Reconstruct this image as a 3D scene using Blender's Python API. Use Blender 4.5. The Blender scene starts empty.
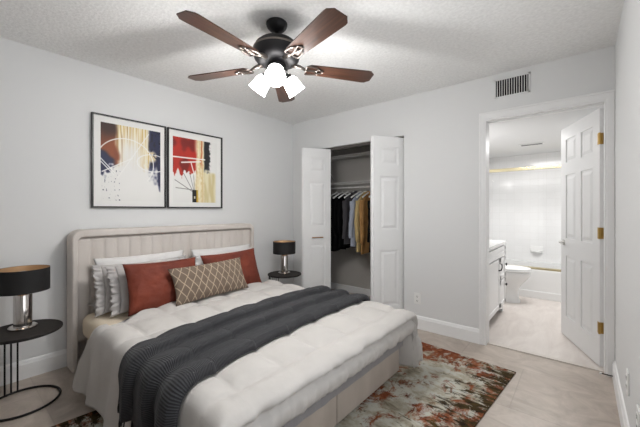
import bpy, bmesh, math, random
from mathutils import Vector, Matrix, noise
PI = math.pi
sc = bpy.context.scene
C = sc.collection
random.seed(4)

# ------------------------------------------------------------------ camera, world, lights, exposure
cam_d = bpy.data.cameras.new('camera'); cam = bpy.data.objects.new('camera', cam_d); C.objects.link(cam)
cam.location = (0, 0, 1.229); cam.rotation_euler = (PI/2, 0, math.radians(39.85))
cam_d.sensor_width = 36; cam_d.lens = 17.695; cam_d.shift_y = -0.0053; cam_d.clip_start = 0.02
sc.camera = cam
sc.view_settings.view_transform = 'Standard'; sc.view_settings.look = 'None'
sc.view_settings.exposure = 0.08; sc.view_settings.gamma = 1.0; sc.view_settings.use_curve_mapping = False
w = bpy.data.worlds.new('daylight'); sc.world = w; w.use_nodes = True
w.node_tree.nodes['Background'].inputs[0].default_value = (0.85, 0.92, 1.0, 1)
w.node_tree.nodes['Background'].inputs[1].default_value = 1.0
def area(name, loc, rot, sx, sy, power, col=(1, 1, 1)):
    l = bpy.data.lights.new(name, 'AREA'); l.shape = 'RECTANGLE'; l.size = sx; l.size_y = sy; l.energy = power; l.color = col
    o = bpy.data.objects.new(name, l); C.objects.link(o); o.location = loc; o.rotation_euler = rot
    return o
WIN_FILL = 9; BATHW = 24; FAN = 20; BULB = 17; LAMPW = 0.2
area('added_window_fill', (0.19, 0.92, 1.35), (0, math.radians(102), 0), 1.5, 1.2, WIN_FILL, (0.97, 0.985, 1.0))  # fill light added at an unseen window, just out of view
area('bath_ceiling_lamp', (-0.45, 4.75, 2.09), (0, 0, 0), 0.6, 0.6, BATHW, (1.0, 0.99, 0.98))
area('vanity_lamp', (-1.26, 3.98, 1.78), (0, -PI/2, 0), 0.14, 0.6, 3.5, (1.0, 0.98, 0.96))

# ------------------------------------------------------------------ helpers
def lin(c):
    return tuple(((v/255)/12.92 if v/255 <= .04045 else ((v/255+.055)/1.055)**2.4) for v in c) + (1,)
def mat(name, rgb, rough=.6, metal=0, bump=None, var=None, sheen=0, spec=.5, stretch=(1, 1, 1), emit=None):
    m = bpy.data.materials.new(name); m.use_nodes = True; nt = m.node_tree; b = nt.nodes['Principled BSDF']
    b.inputs['Base Color'].default_value = lin(rgb); b.inputs['Roughness'].default_value = rough; b.inputs['Metallic'].default_value = metal
    b.inputs['Specular IOR Level'].default_value = spec
    if sheen: b.inputs['Sheen Weight'].default_value = sheen; b.inputs['Sheen Roughness'].default_value = .4
    tc = nt.nodes.new('ShaderNodeTexCoord'); mp = nt.nodes.new('ShaderNodeMapping'); mp.inputs['Scale'].default_value = stretch
    nt.links.new(tc.outputs['Object'], mp.inputs['Vector'])
    if var:
        n = nt.nodes.new('ShaderNodeTexNoise'); n.inputs['Scale'].default_value = var[0]; n.inputs['Detail'].default_value = 6
        nt.links.new(mp.outputs[0], n.inputs['Vector'])
        r = nt.nodes.new('ShaderNodeValToRGB'); r.color_ramp.elements[0].position = .32; r.color_ramp.elements[1].position = .68
        r.color_ramp.elements[0].color = lin(rgb); r.color_ramp.elements[1].color = lin(var[1])
        nt.links.new(n.outputs['Fac'], r.inputs[0]); nt.links.new(r.outputs[0], b.inputs['Base Color'])
    if bump:
        n = nt.nodes.new('ShaderNodeTexNoise'); n.inputs['Scale'].default_value = bump[0]; n.inputs['Detail'].default_value = 4
        nt.links.new(mp.outputs[0], n.inputs['Vector'])
        bp = nt.nodes.new('ShaderNodeBump'); bp.inputs['Strength'].default_value = bump[1]; bp.inputs['Distance'].default_value = bump[2]
        nt.links.new(n.outputs['Fac'], bp.inputs['Height']); nt.links.new(bp.outputs[0], b.inputs['Normal'])
    if emit:
        b.inputs['Emission Color'].default_value = lin(emit[0]); b.inputs['Emission Strength'].default_value = emit[1]
    return m
def N(nt, typ, **kw):
    n = nt.nodes.new('ShaderNode' + typ)
    for k, v in kw.items():
        if k in n.inputs: n.inputs[k].default_value = v
        else: setattr(n, k, v)
    return n

def obj(name, bm, m, parent=None, smooth=False, mods=(), loc=None):
    bmesh.ops.recalc_face_normals(bm, faces=bm.faces[:])
    me = bpy.data.meshes.new(name); bm.to_mesh(me); bm.free()
    if m: me.materials.append(m)
    if smooth:
        for p in me.polygons: p.use_smooth = True
        if smooth != True: me.set_sharp_from_angle(angle=math.radians(smooth))
    o = bpy.data.objects.new(name, me); C.objects.link(o)
    if parent: o.parent = parent
    if loc: o.location = loc
    for mod in mods:
        md = o.modifiers.new(mod[0].lower(), mod[0])
        for k, v in mod[1].items(): setattr(md, k, v)
    return o
def tag(o, label, cat, group=None, kind=None):
    o['label'] = label; o['category'] = cat
    if group: o['group'] = group
    if kind: o['kind'] = kind
    return o
def thing(name, label, cat, loc=(0, 0, 0), rz=0, group=None, kind=None):
    o = bpy.data.objects.new(name, None); o.empty_display_size = .05; C.objects.link(o)
    o.location = loc; o.rotation_euler = (0, 0, rz)
    return tag(o, label, cat, group, kind)
def dup(root, loc, rz, label):
    r = root.copy(); C.objects.link(r); r.location = loc; r.rotation_euler = (0, 0, rz); r['label'] = label
    for ch in list(root.children):
        c = ch.copy(); C.objects.link(c); c.parent = r
        for g in list(ch.children):
            d = g.copy(); C.objects.link(d); d.parent = c
    return r
def B(): return bmesh.new()
def box(bm, x0, x1, y0, y1, z0, z1, bev=0, seg=2):
    r = bmesh.ops.create_cube(bm, size=1)
    for v in r['verts']:
        v.co = Vector(((x0+x1)/2 + v.co.x*(x1-x0), (y0+y1)/2 + v.co.y*(y1-y0), (z0+z1)/2 + v.co.z*(z1-z0)))
    if bev:
        es = list({e for v in r['verts'] for e in v.link_edges})
        bmesh.ops.bevel(bm, geom=es, offset=bev, segments=seg, profile=.5, affect='EDGES')
    return bm
def bx(*a, **k): return box(B(), *a, **k)
def lathe(bm, prof, cx=0, cy=0, seg=32, M=None, capb=True, capt=True):
    rings = []
    for r, z in prof:
        ring = []
        for i in range(seg):
            p = Vector((cx + r*math.cos(2*PI*i/seg), cy + r*math.sin(2*PI*i/seg), z))
            ring.append(bm.verts.new(M @ p if M else p))
        rings.append(ring)
    for a, b in zip(rings, rings[1:]):
        for i in range(seg): bm.faces.new((a[i], a[(i+1) % seg], b[(i+1) % seg], b[i]))
    if capb: bm.faces.new(rings[0][::-1])
    if capt: bm.faces.new(rings[-1])
    return bm
def loft(bm, rings, close=True, caps=True):
    vs = [[bm.verts.new(p) for p in r] for r in rings]; n = len(vs[0])
    for a, b in zip(vs, vs[1:]):
        for i in range(n if close else n-1): bm.faces.new((a[i], a[(i+1) % n], b[(i+1) % n], b[i]))
    if caps and close: bm.faces.new(vs[0][::-1]); bm.faces.new(vs[-1])
    return bm
def tube(bm, pts, r, seg=8, closed=False):
    pts = [Vector(p) for p in pts]; n = len(pts); rings = []
    up = None
    for i, p in enumerate(pts):
        if closed: t = (pts[(i+1) % n] - pts[i-1]).normalized()
        else: t = (pts[min(i+1, n-1)] - pts[max(i-1, 0)]).normalized()
        if up is None:
            up = Vector((0, 0, 1)) if abs(t.z) < .9 else Vector((1, 0, 0))
        s = t.cross(up).normalized(); up = s.cross(t).normalized()
        rr = r[i] if isinstance(r, (list, tuple)) else r
        rings.append([p + s*math.cos(2*PI*k/seg)*rr + up*math.sin(2*PI*k/seg)*rr for k in range(seg)])
    if closed: rings.append(rings[0][:])
    loft(bm, rings, caps=not closed)
    if closed: bmesh.ops.remove_doubles(bm, verts=bm.verts[:], dist=1e-6)
    return bm
def prism(bm, poly, fn, a, b):
    n = len(poly); A = [bm.verts.new(fn(p, q, a)) for p, q in poly]; D = [bm.verts.new(fn(p, q, b)) for p, q in poly]
    bm.faces.new(A); bm.faces.new(D[::-1])
    for i in range(n): bm.faces.new((A[i], A[(i+1) % n], D[(i+1) % n], D[i]))
    return bm
def grid(bm, nu, nv, f, uvs=None):
    V = [[bm.verts.new(f(i/(nu-1), j/(nv-1))) for j in range(nv)] for i in range(nu)]
    uvl = bm.loops.layers.uv.new('UVMap') if uvs else None
    for i in range(nu-1):
        for j in range(nv-1):
            fc = bm.faces.new((V[i][j], V[i+1][j], V[i+1][j+1], V[i][j+1]))
            if uvs:
                for lp, (p, q) in zip(fc.loops, ((i, j), (i+1, j), (i+1, j+1), (i, j+1))): lp[uvl].uv = uvs(p/(nu-1), q/(nv-1))
    return bm
def fbm(x, y, z=0): return noise.noise(Vector((x, y, z)))
def sstep(a, b, x):
    t = min(1, max(0, (x-a)/(b-a))); return t*t*(3-2*t)

# ------------------------------------------------------------------ materials
wall_m = mat('wall_paint', (223, 223.5, 223.5), .85, bump=(60, .12, .002))
ceil_m = mat('ceiling_texture', (248, 248, 247), .95, bump=(50, .6, .008), var=(48, (236, 236, 235)))
trim_m = mat('trim_paint', (238, 238, 238), .45)
door_m = mat('door_paint', (236, 236, 236), .5)
white_gloss = mat('porcelain', (238, 238, 237), .12)
cab_m = mat('cabinet_paint', (240, 240, 240), .4)
brass = mat('brass', (190, 156, 92), .3, 1)
brass_pale = mat('pale_brass', (226, 214, 178), .25, 1)
chrome = mat('chrome', (205, 200, 196), .12, 1)
nickel = mat('brushed_nickel', (190, 188, 184), .3, 1)
black_metal = mat('black_metal', (22, 20, 20), .45, .6)
black_top = mat('black_tabletop', (30, 27, 26), .7, spec=.25, var=(30, (40, 36, 34)))
bronze = mat('dark_bronze', (30, 29, 31), .5, .5)
dark_iron = mat('antique_silver', (120, 112, 106), .3, .9)
plate_m = mat('plate_plastic', (235, 235, 233), .4)
slot_m = mat('slot_dark', (60, 58, 56), .6)
dark_void = mat('duct_dark', (12, 12, 12), .9)

def wood_blade():
    m = mat('walnut_blade', (80, 48, 36), .3); nt = m.node_tree; b = nt.nodes['Principled BSDF']
    tc = N(nt, 'TexCoord'); mp = N(nt, 'Mapping'); mp.inputs['Scale'].default_value = (3, 60, 20)
    n = N(nt, 'TexNoise', Scale=1.0, Detail=6.0); r = N(nt, 'ValToRGB')
    r.color_ramp.elements[0].position = .3; r.color_ramp.elements[1].position = .72
    r.color_ramp.elements[0].color = lin((46, 29, 23)); r.color_ramp.elements[1].color = lin((86, 57, 43))
    nt.links.new(tc.outputs['Object'], mp.inputs[0]); nt.links.new(mp.outputs[0], n.inputs['Vector']); nt.links.new(n.outputs['Fac'], r.inputs[0]); nt.links.new(r.outputs[0], b.inputs['Base Color'])
    return m
def tile_floor(name, c1, c2, grout, wd, ht, rz=0, streak=(2.2, 5.5, 1)):
    m = mat(name, c1, .38); nt = m.node_tree; b = nt.nodes['Principled BSDF']
    tc = N(nt, 'TexCoord'); mp = N(nt, 'Mapping'); mp.inputs['Rotation'].default_value = (0, 0, rz); mp.inputs['Location'].default_value = (.35, -.41, 0)
    br = N(nt, 'TexBrick', Scale=1.0); br.inputs['Mortar Size'].default_value = .0035; br.inputs['Brick Width'].default_value = wd; br.inputs['Row Height'].default_value = ht
    br.inputs['Color1'].default_value = (.46, .46, .46, 1); br.inputs['Color2'].default_value = (.54, .54, .54, 1); br.inputs['Mortar'].default_value = (.5, .5, .5, 1); br.offset = .37
    nt.links.new(tc.outputs['Object'], mp.inputs[0]); nt.links.new(mp.outputs[0], br.inputs['Vector'])
    mp2 = N(nt, 'Mapping'); mp2.inputs['Scale'].default_value = streak; nt.links.new(tc.outputs['Object'], mp2.inputs[0])
    n = N(nt, 'TexNoise', Scale=1.3, Detail=8.0, Distortion=1.6); n.inputs['Roughness'].default_value = .62; nt.links.new(mp2.outputs[0], n.inputs['Vector'])
    ad = N(nt, 'Math', operation='ADD'); nt.links.new(n.outputs['Fac'], ad.inputs[0])
    s1 = N(nt, 'Math', operation='SUBTRACT'); s1.inputs[1].default_value = .5; nt.links.new(br.outputs['Color'], s1.inputs[0]); nt.links.new(s1.outputs[0], ad.inputs[1])
    r = N(nt, 'ValToRGB'); r.color_ramp.elements[0].position = .32; r.color_ramp.elements[1].position = .7
    r.color_ramp.elements[0].color = lin(c2); r.color_ramp.elements[1].color = lin(c1); nt.links.new(ad.outputs[0], r.inputs[0])
    mx = N(nt, 'MixRGB'); sc_ = N(nt, 'Math', operation='MULTIPLY'); sc_.inputs[1].default_value = .45; nt.links.new(br.outputs['Fac'], sc_.inputs[0]); nt.links.new(sc_.outputs[0], mx.inputs['Fac']); nt.links.new(r.outputs[0], mx.inputs['Color1']); mx.inputs['Color2'].default_value = lin(grout)
    nt.links.new(mx.outputs[0], b.inputs['Base Color'])
    bp = N(nt, 'Bump', Strength=.25, Distance=.002); bp.invert = True; nt.links.new(br.outputs['Fac'], bp.inputs['Height']); nt.links.new(bp.outputs[0], b.inputs['Normal'])
    return m
def wall_tile(name):
    m = mat(name, (232, 232, 232), .12); nt = m.node_tree; b = nt.nodes['Principled BSDF']
    tc = N(nt, 'TexCoord'); sp = N(nt, 'SeparateXYZ'); nt.links.new(tc.outputs['Object'], sp.inputs[0])
    ad = N(nt, 'Math', operation='ADD'); nt.links.new(sp.outputs['X'], ad.inputs[0]); nt.links.new(sp.outputs['Y'], ad.inputs[1])
    cb = N(nt, 'CombineXYZ'); nt.links.new(ad.outputs[0], cb.inputs['X']); nt.links.new(sp.outputs['Z'], cb.inputs['Y'])
    br = N(nt, 'TexBrick', Scale=1.0); br.offset = 0; br.inputs['Mortar Size'].default_value = .002; br.inputs['Mortar Smooth'].default_value = .4
    br.inputs['Brick Width'].default_value = .108; br.inputs['Row Height'].default_value = .108
    br.inputs['Color1'].default_value = lin((243, 243, 243)); br.inputs['Color2'].default_value = lin((240, 240, 240)); br.inputs['Mortar'].default_value = lin((232, 232, 231))
    nt.links.new(cb.outputs[0], br.inputs['Vector']); nt.links.new(br.outputs['Color'], b.inputs['Base Color'])
    bp = N(nt, 'Bump', Strength=.4, Distance=.002); bp.invert = True; nt.links.new(br.outputs['Fac'], bp.inputs['Height']); nt.links.new(bp.outputs[0], b.inputs['Normal'])
    return m
floor_m = tile_floor('bedroom_stone_tile', (192, 180, 169), (160, 148, 137), (146, 134, 124), 1.22, .615, 0, (3.0, 3.8, 1))
bfloor_m = tile_floor('bath_stone_plank', (222, 215, 209), (204, 195, 189), (208, 200, 194), .2, 1.2, 0, (5, 1.4, 1))
tile_m = wall_tile('white_wall_tile')
clos_m = mat('wall_paint_shaded', (186, 182, 177), .9, bump=(60, .12, .002))  # wall paint darkened, the closet's shade put into the colour

# ------------------------------------------------------------------ room shell
XL, XR, YB, YN, H = -3.131, 0.183, 3.163, -2.3, 2.44
CX0, CX1, CH = -2.925, -1.468, 2.03         # closet opening
DX0, DX1, DH = -0.685, 0.138, 2.05         # bathroom doorway
YI = YB + .12                                # inner face of the partition
def struct(name, bm, m, label, cat, **k):
    o = obj(name, bm, m, **k); tag(o, label, cat, kind='structure'); return o
struct('floor', bx(XL-.12, XR+.12, YN-.12, YB+.06, -.1, 0), floor_m, 'beige stone tile floor of the bedroom', 'floor')
struct('floor_closet', bx(XL-.12, -1.26, YB+.06, 4.02, -.1, 0), floor_m, 'stone tile floor inside the closet', 'floor')
struct('floor_bathroom', bx(-1.26, .5, YB+.06, 6.2, -.1, 0), bfloor_m, 'pale plank floor of the bathroom', 'floor')
struct('ceiling', bx(XL-.12, XR+.12, YN-.12, YI, H, H+.1), ceil_m, 'white textured bedroom ceiling', 'ceiling')
struct('wall_left', bx(XL-.12, XL, YN-.12, 4.02, 0, H), wall_m, 'pale grey wall behind the headboard and pictures', 'wall')
b = B()
for a in ((XL, CX0, 0, H), (CX1, DX0, 0, H), (DX1, XR+.12, 0, H), (CX0, CX1, CH, H), (DX0, DX1, DH, H)): box(b, a[0], a[1], YB, YI, a[2], a[3])
bmesh.ops.remove_doubles(b, verts=b.verts[:], dist=1e-5)
struct('wall_back', b, wall_m, 'pale grey wall holding the closet and bathroom doorway', 'wall')
# wall on the bathroom side, with an added window, out of view, placed for its light
WY0, WY1, WZ0, WZ1 = .3, 1.55, .55, 2.1
b = B()
for a in ((YN-.12, WY0, 0, H), (WY1, YB, 0, H), (WY0, WY1, 0, WZ0), (WY0, WY1, WZ1, H)): box(b, XR, XR+.12, a[0], a[1], a[2], a[3])
struct('wall_right', b, wall_m, 'pale wall running up to the bathroom doorway', 'wall')
struct('wall_near', bx(XL, XR, YN-.12, YN, 0, H), wall_m, 'pale wall facing the closet, behind the viewpoint', 'wall')
# closet shell
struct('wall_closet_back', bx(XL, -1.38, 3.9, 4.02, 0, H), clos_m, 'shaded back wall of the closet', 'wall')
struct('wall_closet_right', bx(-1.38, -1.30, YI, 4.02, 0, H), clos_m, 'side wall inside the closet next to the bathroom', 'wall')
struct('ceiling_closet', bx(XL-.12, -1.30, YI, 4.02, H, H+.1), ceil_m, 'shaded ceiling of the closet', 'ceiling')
struct('baseboard_closet', bx(XL, -1.38, 3.885, 3.9, 0, .1, bev=.004), trim_m, 'white baseboard along the closet back wall', 'baseboard')
# bathroom shell
BXL, BXR, BYB, BH = -1.30, .42, 6.05, 2.125
TUBY = 5.30
struct('wall_bathroom_left', bx(BXL-.08, BXL, YI, TUBY, 0, BH), wall_m, 'white bathroom wall behind vanity and toilet', 'wall')
struct('wall_bathroom_right', bx(BXR, BXR+.1, YI, TUBY, 0, BH), wall_m, 'white bathroom wall behind the open door', 'wall')
b = B(); box(b, BXL-.08, BXR+.1, BYB, BYB+.1, 0, BH); box(b, BXL-.08, BXL, TUBY, BYB, 0, BH); box(b, BXR, BXR+.1, TUBY, BYB, 0, BH)
struct('wall_tub_surround', b, tile_m, 'white square tiled wall around the bathtub', 'wall')
struct('ceiling_bathroom', bx(BXL-.08, BXR+.1, YI, BYB+.1, BH, BH+.08), mat('bath_ceiling', (226, 226, 226), .8), 'smooth white lowered bathroom ceiling', 'ceiling')

# baseboards with a stepped top
CW = .044; LN = .012
def base_prof(t=.016, h=.135): return [(0, 0), (t, 0), (t, h-.03), (t*.75, h-.022), (t*.6, h-.012), (t*.35, h-.004), (0, h)]
def baseboard_y(name, x, sx, y0, y1, label):
    struct(name, prism(B(), base_prof(), lambda p, q, a: Vector((x+sx*p, a, q)), y0, y1), trim_m, label, 'baseboard')
def baseboard_x(name, y, sy, x0, x1, label):
    struct(name, prism(B(), base_prof(), lambda p, q, a: Vector((a, y+sy*p, q)), x0, x1), trim_m, label, 'baseboard')
baseboard_y('baseboard_left', XL, 1, YN, YB, 'white baseboard behind the bed and bedside tables')
baseboard_x('baseboard_back', YB, -1, CX1, DX0-CW, 'white baseboard between closet and bathroom doorway')
baseboard_x('baseboard_back_corner', YB, -1, XL+.017, CX0, 'short white baseboard in the corner beside the closet')
baseboard_y('baseboard_right', XR, -1, YN, YB-.03, 'white baseboard along the wall by the bathroom doorway')
# doorway casing + jamb lining (one trim)
b = B(); x0, x1, zt = DX0, DX1, DH
outer = [(x0-CW, 0), (x0, 0), (x0, zt), (x1, zt), (x1, 0), (XR-.001, 0), (XR-.001, zt+.062), (x0-CW, zt+.062)]
prism(b, outer, lambda p, q, a: Vector((p, a, q)), YB-.014, YB)
band = [(x0-CW, 0), (x0-CW+.016, 0), (x0-CW+.016, zt+.046), (XR-.001, zt+.046), (XR-.001, zt+.062), (x0-CW, zt+.062)]
prism(b, band, lambda p, q, a: Vector((p, a, q)), YB-.021, YB-.0135)
struct('trim_1', b, trim_m, 'white casing around the bathroom doorway', 'door casing', mods=[('BEVEL', dict(width=.004, segments=2, limit_method='ANGLE', angle_limit=.9))])
b = B()
box(b, DX0, DX0+LN, YB-.008, YI+.006, 0, DH); box(b, DX1-LN, DX1, YB-.008, YI+.006, 0, DH); box(b, DX0+LN, DX1-LN, YB-.008, YI+.006, DH-LN, DH)
box(b, DX0+LN, DX1-LN, YB+.045, YB+.075, DH-LN-.010, DH-LN)
struct('trim_2', b, trim_m, 'white jamb lining inside the bathroom doorway', 'door jamb')
struct('trim_3', bx(DX0+LN, DX1-LN, YB+.04, YB+.085, 0, .007, bev=.003), mat('threshold_stone', (206, 198, 190), .35), 'thin stone threshold strip between bedroom and bathroom', 'threshold')
struct('trim_4', bx(CX0, CX1, YB+.045, YB+.075, CH-.03, CH), mat('track_metal', (96, 92, 88), .5, .4), 'grey metal track above the folding closet doors', 'track')
# frame of the added window
b = B()
for a in ((WY0, WY0+.05, WZ0, WZ1), (WY1-.05, WY1, WZ0, WZ1), (WY0, WY1, WZ0, WZ0+.05), (WY0, WY1, WZ1-.05, WZ1), (.905, .945, WZ0, WZ1)):
    box(b, XR+.05, XR+.1, a[0], a[1], a[2], a[3])
struct('added_window_1', b, trim_m, 'added white framed window, out of view, facing the foot of the bed', 'window')

# ------------------------------------------------------------------ doors
def door_slab(w, h, cols, rows, t=.034, stile=.1, mid=.09):
    """rows: list of (z0, z1). local X 0..w, Y -t/2..t/2, Z 0..h"""
    slab = B(); rec = .009
    box(slab, 0, w, -t/2+rec, t/2-rec, 0, h)
    cw = (w - 2*stile - (cols-1)*mid)/cols
    xs = [(stile + i*(cw+mid), stile + i*(cw+mid) + cw) for i in range(cols)]
    for sg in (-1, 1):
        y0, y1 = sorted((sg*(t/2-rec), sg*t/2))
        box(slab, 0, stile, y0, y1, 0, h); box(slab, w-stile, w, y0, y1, 0, h)
        for i in range(cols-1): box(slab, xs[i][1], xs[i+1][0], y0, y1, 0, h)
        zz = [0] + [z for r in rows for z in r] + [h]
        for k in range(0, len(zz), 2):
            for (xa, xb) in xs: box(slab, xa, xb, y0, y1, zz[k], zz[k+1])
    panels = []
    for (xa, xb) in xs:
        for (z0, z1) in rows:
            p = B(); g = .018
            for sg in (-1, 1):
                lo = [Vector((x, sg*(t/2-rec+.0002), z)) for x, z in ((xa+g, z0+g), (xb-g, z0+g), (xb-g, z1-g), (xa+g, z1-g))]
                s = .026
                hi = [Vector((x, sg*(t/2-.0015), z)) for x, z in ((xa+g+s, z0+g+s), (xb-g-s, z0+g+s), (xb-g-s, z1-g-s), (xa+g+s, z1-g-s))]
                loft(p, [lo, hi])
            panels.append(p)
    return slab, panels
# bathroom door, hinged on the wall side and swung into the bathroom
DW = .722
ang = math.atan2(.675, -.268)
d1 = thing('door_1', 'white six-panel bathroom door standing open on brass hinges', 'door', (.118, YI+.012, .008), ang, kind='structure')
slab, pans = door_slab(DW, 2.02, 2, [(.2, .78), (.95, 1.56), (1.68, 1.9)], stile=.105, mid=.1)
so = obj('slab', slab, door_m, d1)
for p in pans: obj('panel', p, door_m, so)
for hz in (.30, 1.04, 1.78):
    hb = B(); tube(hb, [(-.006, .021, hz-.045), (-.006, .021, hz+.045)], .0075, 10)
    box(hb, -.002, .0005, -.016, .016, hz-.044, hz+.044); box(hb, 0, .028, .0172, .019, hz-.044, hz+.044)
    h_ = obj('hinge', hb, brass, d1); h_['label'] = 'brass hinge'
hb = B()
lathe(hb, [(.028, 0), (.028, .006), (.012, .008), (.011, .035)], M=Matrix.Translation((DW-.062, .017, .905)) @ Matrix.Rotation(-PI/2, 4, 'X'), seg=20)
tube(hb, [(DW-.062, .050, .905), (DW-.09, .056, .906), (DW-.165, .056, .9)], [.010, .009, .007], 10)
lathe(hb, [(.028, 0), (.028, .006), (.012, .008), (.011, .035)], M=Matrix.Translation((DW-.062, -.017, .905)) @ Matrix.Rotation(PI/2, 4, 'X'), seg=20)
tube(hb, [(DW-.062, -.050, .905), (DW-.09, -.056, .906), (DW-.165, -.056, .9)], [.010, .009, .007], 10)
obj('door_handle', hb, nickel, d1)['label'] = 'satin nickel lever handle'

# bifold closet doors
def bifold(name, label, piv, fold, lead, handle):
    root = thing(name, label, 'door', (0, 0, 0), kind='structure')
    for (p, q, hd) in ((piv, fold, False), (fold, lead, handle)):
        v = Vector((q[0]-p[0], q[1]-p[1])); L = v.length - .006
        slab, pans = door_slab(L, 2.0, 1, [(.2, .79), (1.01, 1.575), (1.70, 1.89)], t=.03, stile=.075)
        lf = obj('leaf', slab, door_m, root, loc=(p[0], p[1], .012)); lf.rotation_euler = (0, 0, math.atan2(v.y, v.x))
        for pn in pans: obj('panel', pn, door_m, lf)
        if hd:
            hb = B(); sg = 1 if hd == 1 else -1
            tube(hb, [(L*.30, sg*.038, .872), (L*.70, sg*.038, .872)], .006, 10)
            for fx in (.34, .66): tube(hb, [(L*fx, sg*.014, .872), (L*fx, sg*.038, .872)], .005, 8)
            obj('handle', hb, mat('aged_brass_pull', (176, 128, 78), .4, .7), lf)['label'] = 'slim brown-brass bar pull'
    return root
bifold('door_2', 'white folding closet door with brass bar pull, beside the small lamp', (-2.893, 3.215), (-2.70, 2.90), (-2.502, 3.215), -1)
bifold('door_3', 'white folding closet door folded against the outlet wall side', (-1.497, 3.215), (-1.697, 2.899), (-1.897, 3.215), 0)

# ------------------------------------------------------------------ closet fittings
wire_m = mat('white_wire', (215, 213, 210), .45)
def wire_shelf(label, z, y0, with_rod):
    t = thing('wire_shelf', label, 'shelf', (0, 0, z), group='wire closet shelves')
    b = B()
    for i in range(100):
        x = -3.11 + i*(1.71/99); tube(b, [(x, 3.893, 0), (x, y0, 0), (x, y0, -.03)], .0016, 5)
    obj('wire_deck', b, wire_m, t)
    b = B()
    for (yy, zz) in ((y0, 0), (y0, -.03), (3.75, -.004), (3.893, 0)): tube(b, [(-3.128, yy, zz), (-1.382, yy, zz)], .0035, 6)
    obj('long_wire', b, wire_m, t)
    for x in ((-2.95, -1.93) if not with_rod else (-2.95, -1.6)):
        b = B(); tube(b, [(x, y0+.01, -.03), (x, 3.895, -.3)], .006, 6); obj('brace', b, wire_m, t)
    return t
wire_shelf('upper white wire shelf inside the closet, near its ceiling', 1.99, 3.56, False)
wire_shelf('lower white wire shelf above the hanging clothes', 1.615, 3.56, True)
b = B(); tube(b, [(-3.128, 3.6, 1.54), (-1.384, 3.6, 1.54)], .0125, 10)
tag(obj('hanging_rod', b, wire_m), 'white rod the closet clothes hang from', 'closet rod')
hang_m = mat('hanger_white', (240, 240, 238), .4)
def hanger(x, label):
    t = thing('clothes_hanger', label, 'hanger', (x, 3.6, 1.54), group='white hangers on the closet rod')
    b = B(); pts = []
    for k in range(13):
        a = math.radians(-40 + k*20); pts.append((0, -.0175*math.cos(a)*1.0, .0175*math.sin(a) + .0005))
    tube(b, pts[::-1] + [(0, .0, -.03), (0, 0, -.062)], .0022, 6); obj('hook', b, nickel, t)
    b = B(); pts = []
    for k in range(17):
        s = -1 + k/8; pts.append((0, .215*s, -.062 - .085*abs(s)**1.25))
    tube(b, pts, [.007 + .004*abs(-1+k/8) for k in range(17)], 8); obj('shoulder_bar', b, hang_m, t)
def garment(name, cat, x, top, hem, halfw, thick, m, label, seed, sleeve=.55, collar=None, stag=0):
    t = thing(name, label, cat, (x, 3.6, 0), stag, group='clothes hanging in the closet')
    rings = []; nz = 26; L = top-hem
    for k in range(nz):
        f = k/(nz-1); z = top - f*L
        if f < .16: hw = .062 + (halfw-.062)*(f/.16)**.8; zz = top - f*L
        else: hw = halfw*(1 - .07*math.sin((f-.16)/.84*PI)) + .01*f; zz = z
        tk = thick*(.55 + .45*min(1, f/.2))
        ring = []
        for i in range(40):
            a = 2*PI*i/40; cy = math.copysign(abs(math.cos(a))**.7, math.cos(a)); sx = math.sin(a)
            fold = 1 + .35*f*math.sin(cy*9 + seed + f*2)
            ring.append(Vector((tk*sx*fold + .006*fbm(cy*3, z*4, seed), hw*cy, zz + .01*math.sin(cy*5+seed)*(f > .95))))
        rings.append(ring)
    obj('body', loft(B(), rings), m, t, smooth=50)
    if sleeve:
        for sg in (-1, 1):
            pts = []; rr = []
            for k in range(14):
                f = k/13
                pts.append((.012*math.sin(f*5+seed), sg*(halfw-.035 + .03*math.sin(f*1.4)), top - .085*(1-f)*1 - .02 - f*sleeve))
                rr.append((.05*(1-.35*f))*(1+.08*math.sin(f*22+seed)))
            b = B(); tube(b, pts, rr, 14)
            for v in b.verts: v.co.x *= .72
            obj('sleeve', b, m, t, smooth=60)
    if collar:
        b = B(); pts = [Vector((.03*math.sin(a), .066*math.cos(a), top+.012+.012*math.cos(a))) for a in [2*PI*i/24 for i in range(24)]]
        tube(b, pts, .014, 8, closed=True); obj('collar', b, collar, t, smooth=True)
    return t
blk = mat('black_cloth', (10, 10, 11), .9, spec=.1, bump=(90, .3, .003)); blk2 = mat('black_speckled_cloth', (9, 9, 10), .9, spec=.1, var=(150, (24, 23, 25)))
gry = mat('charcoal_wool', (66, 64, 67), .9, spec=.2, bump=(120, .3, .002)); navy = mat('navy_cloth', (14, 15, 20), .9, spec=.1)
blu = mat('pale_blue_cotton', (158, 164, 178), .85, bump=(60, .3, .003)); kha = mat('khaki_cotton', (182, 160, 112), .85, bump=(50, .3, .004))
cam_m = mat('camel_wool', (178, 134, 80), .85, bump=(40, .4, .004), var=(9, (150, 108, 62)))
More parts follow.
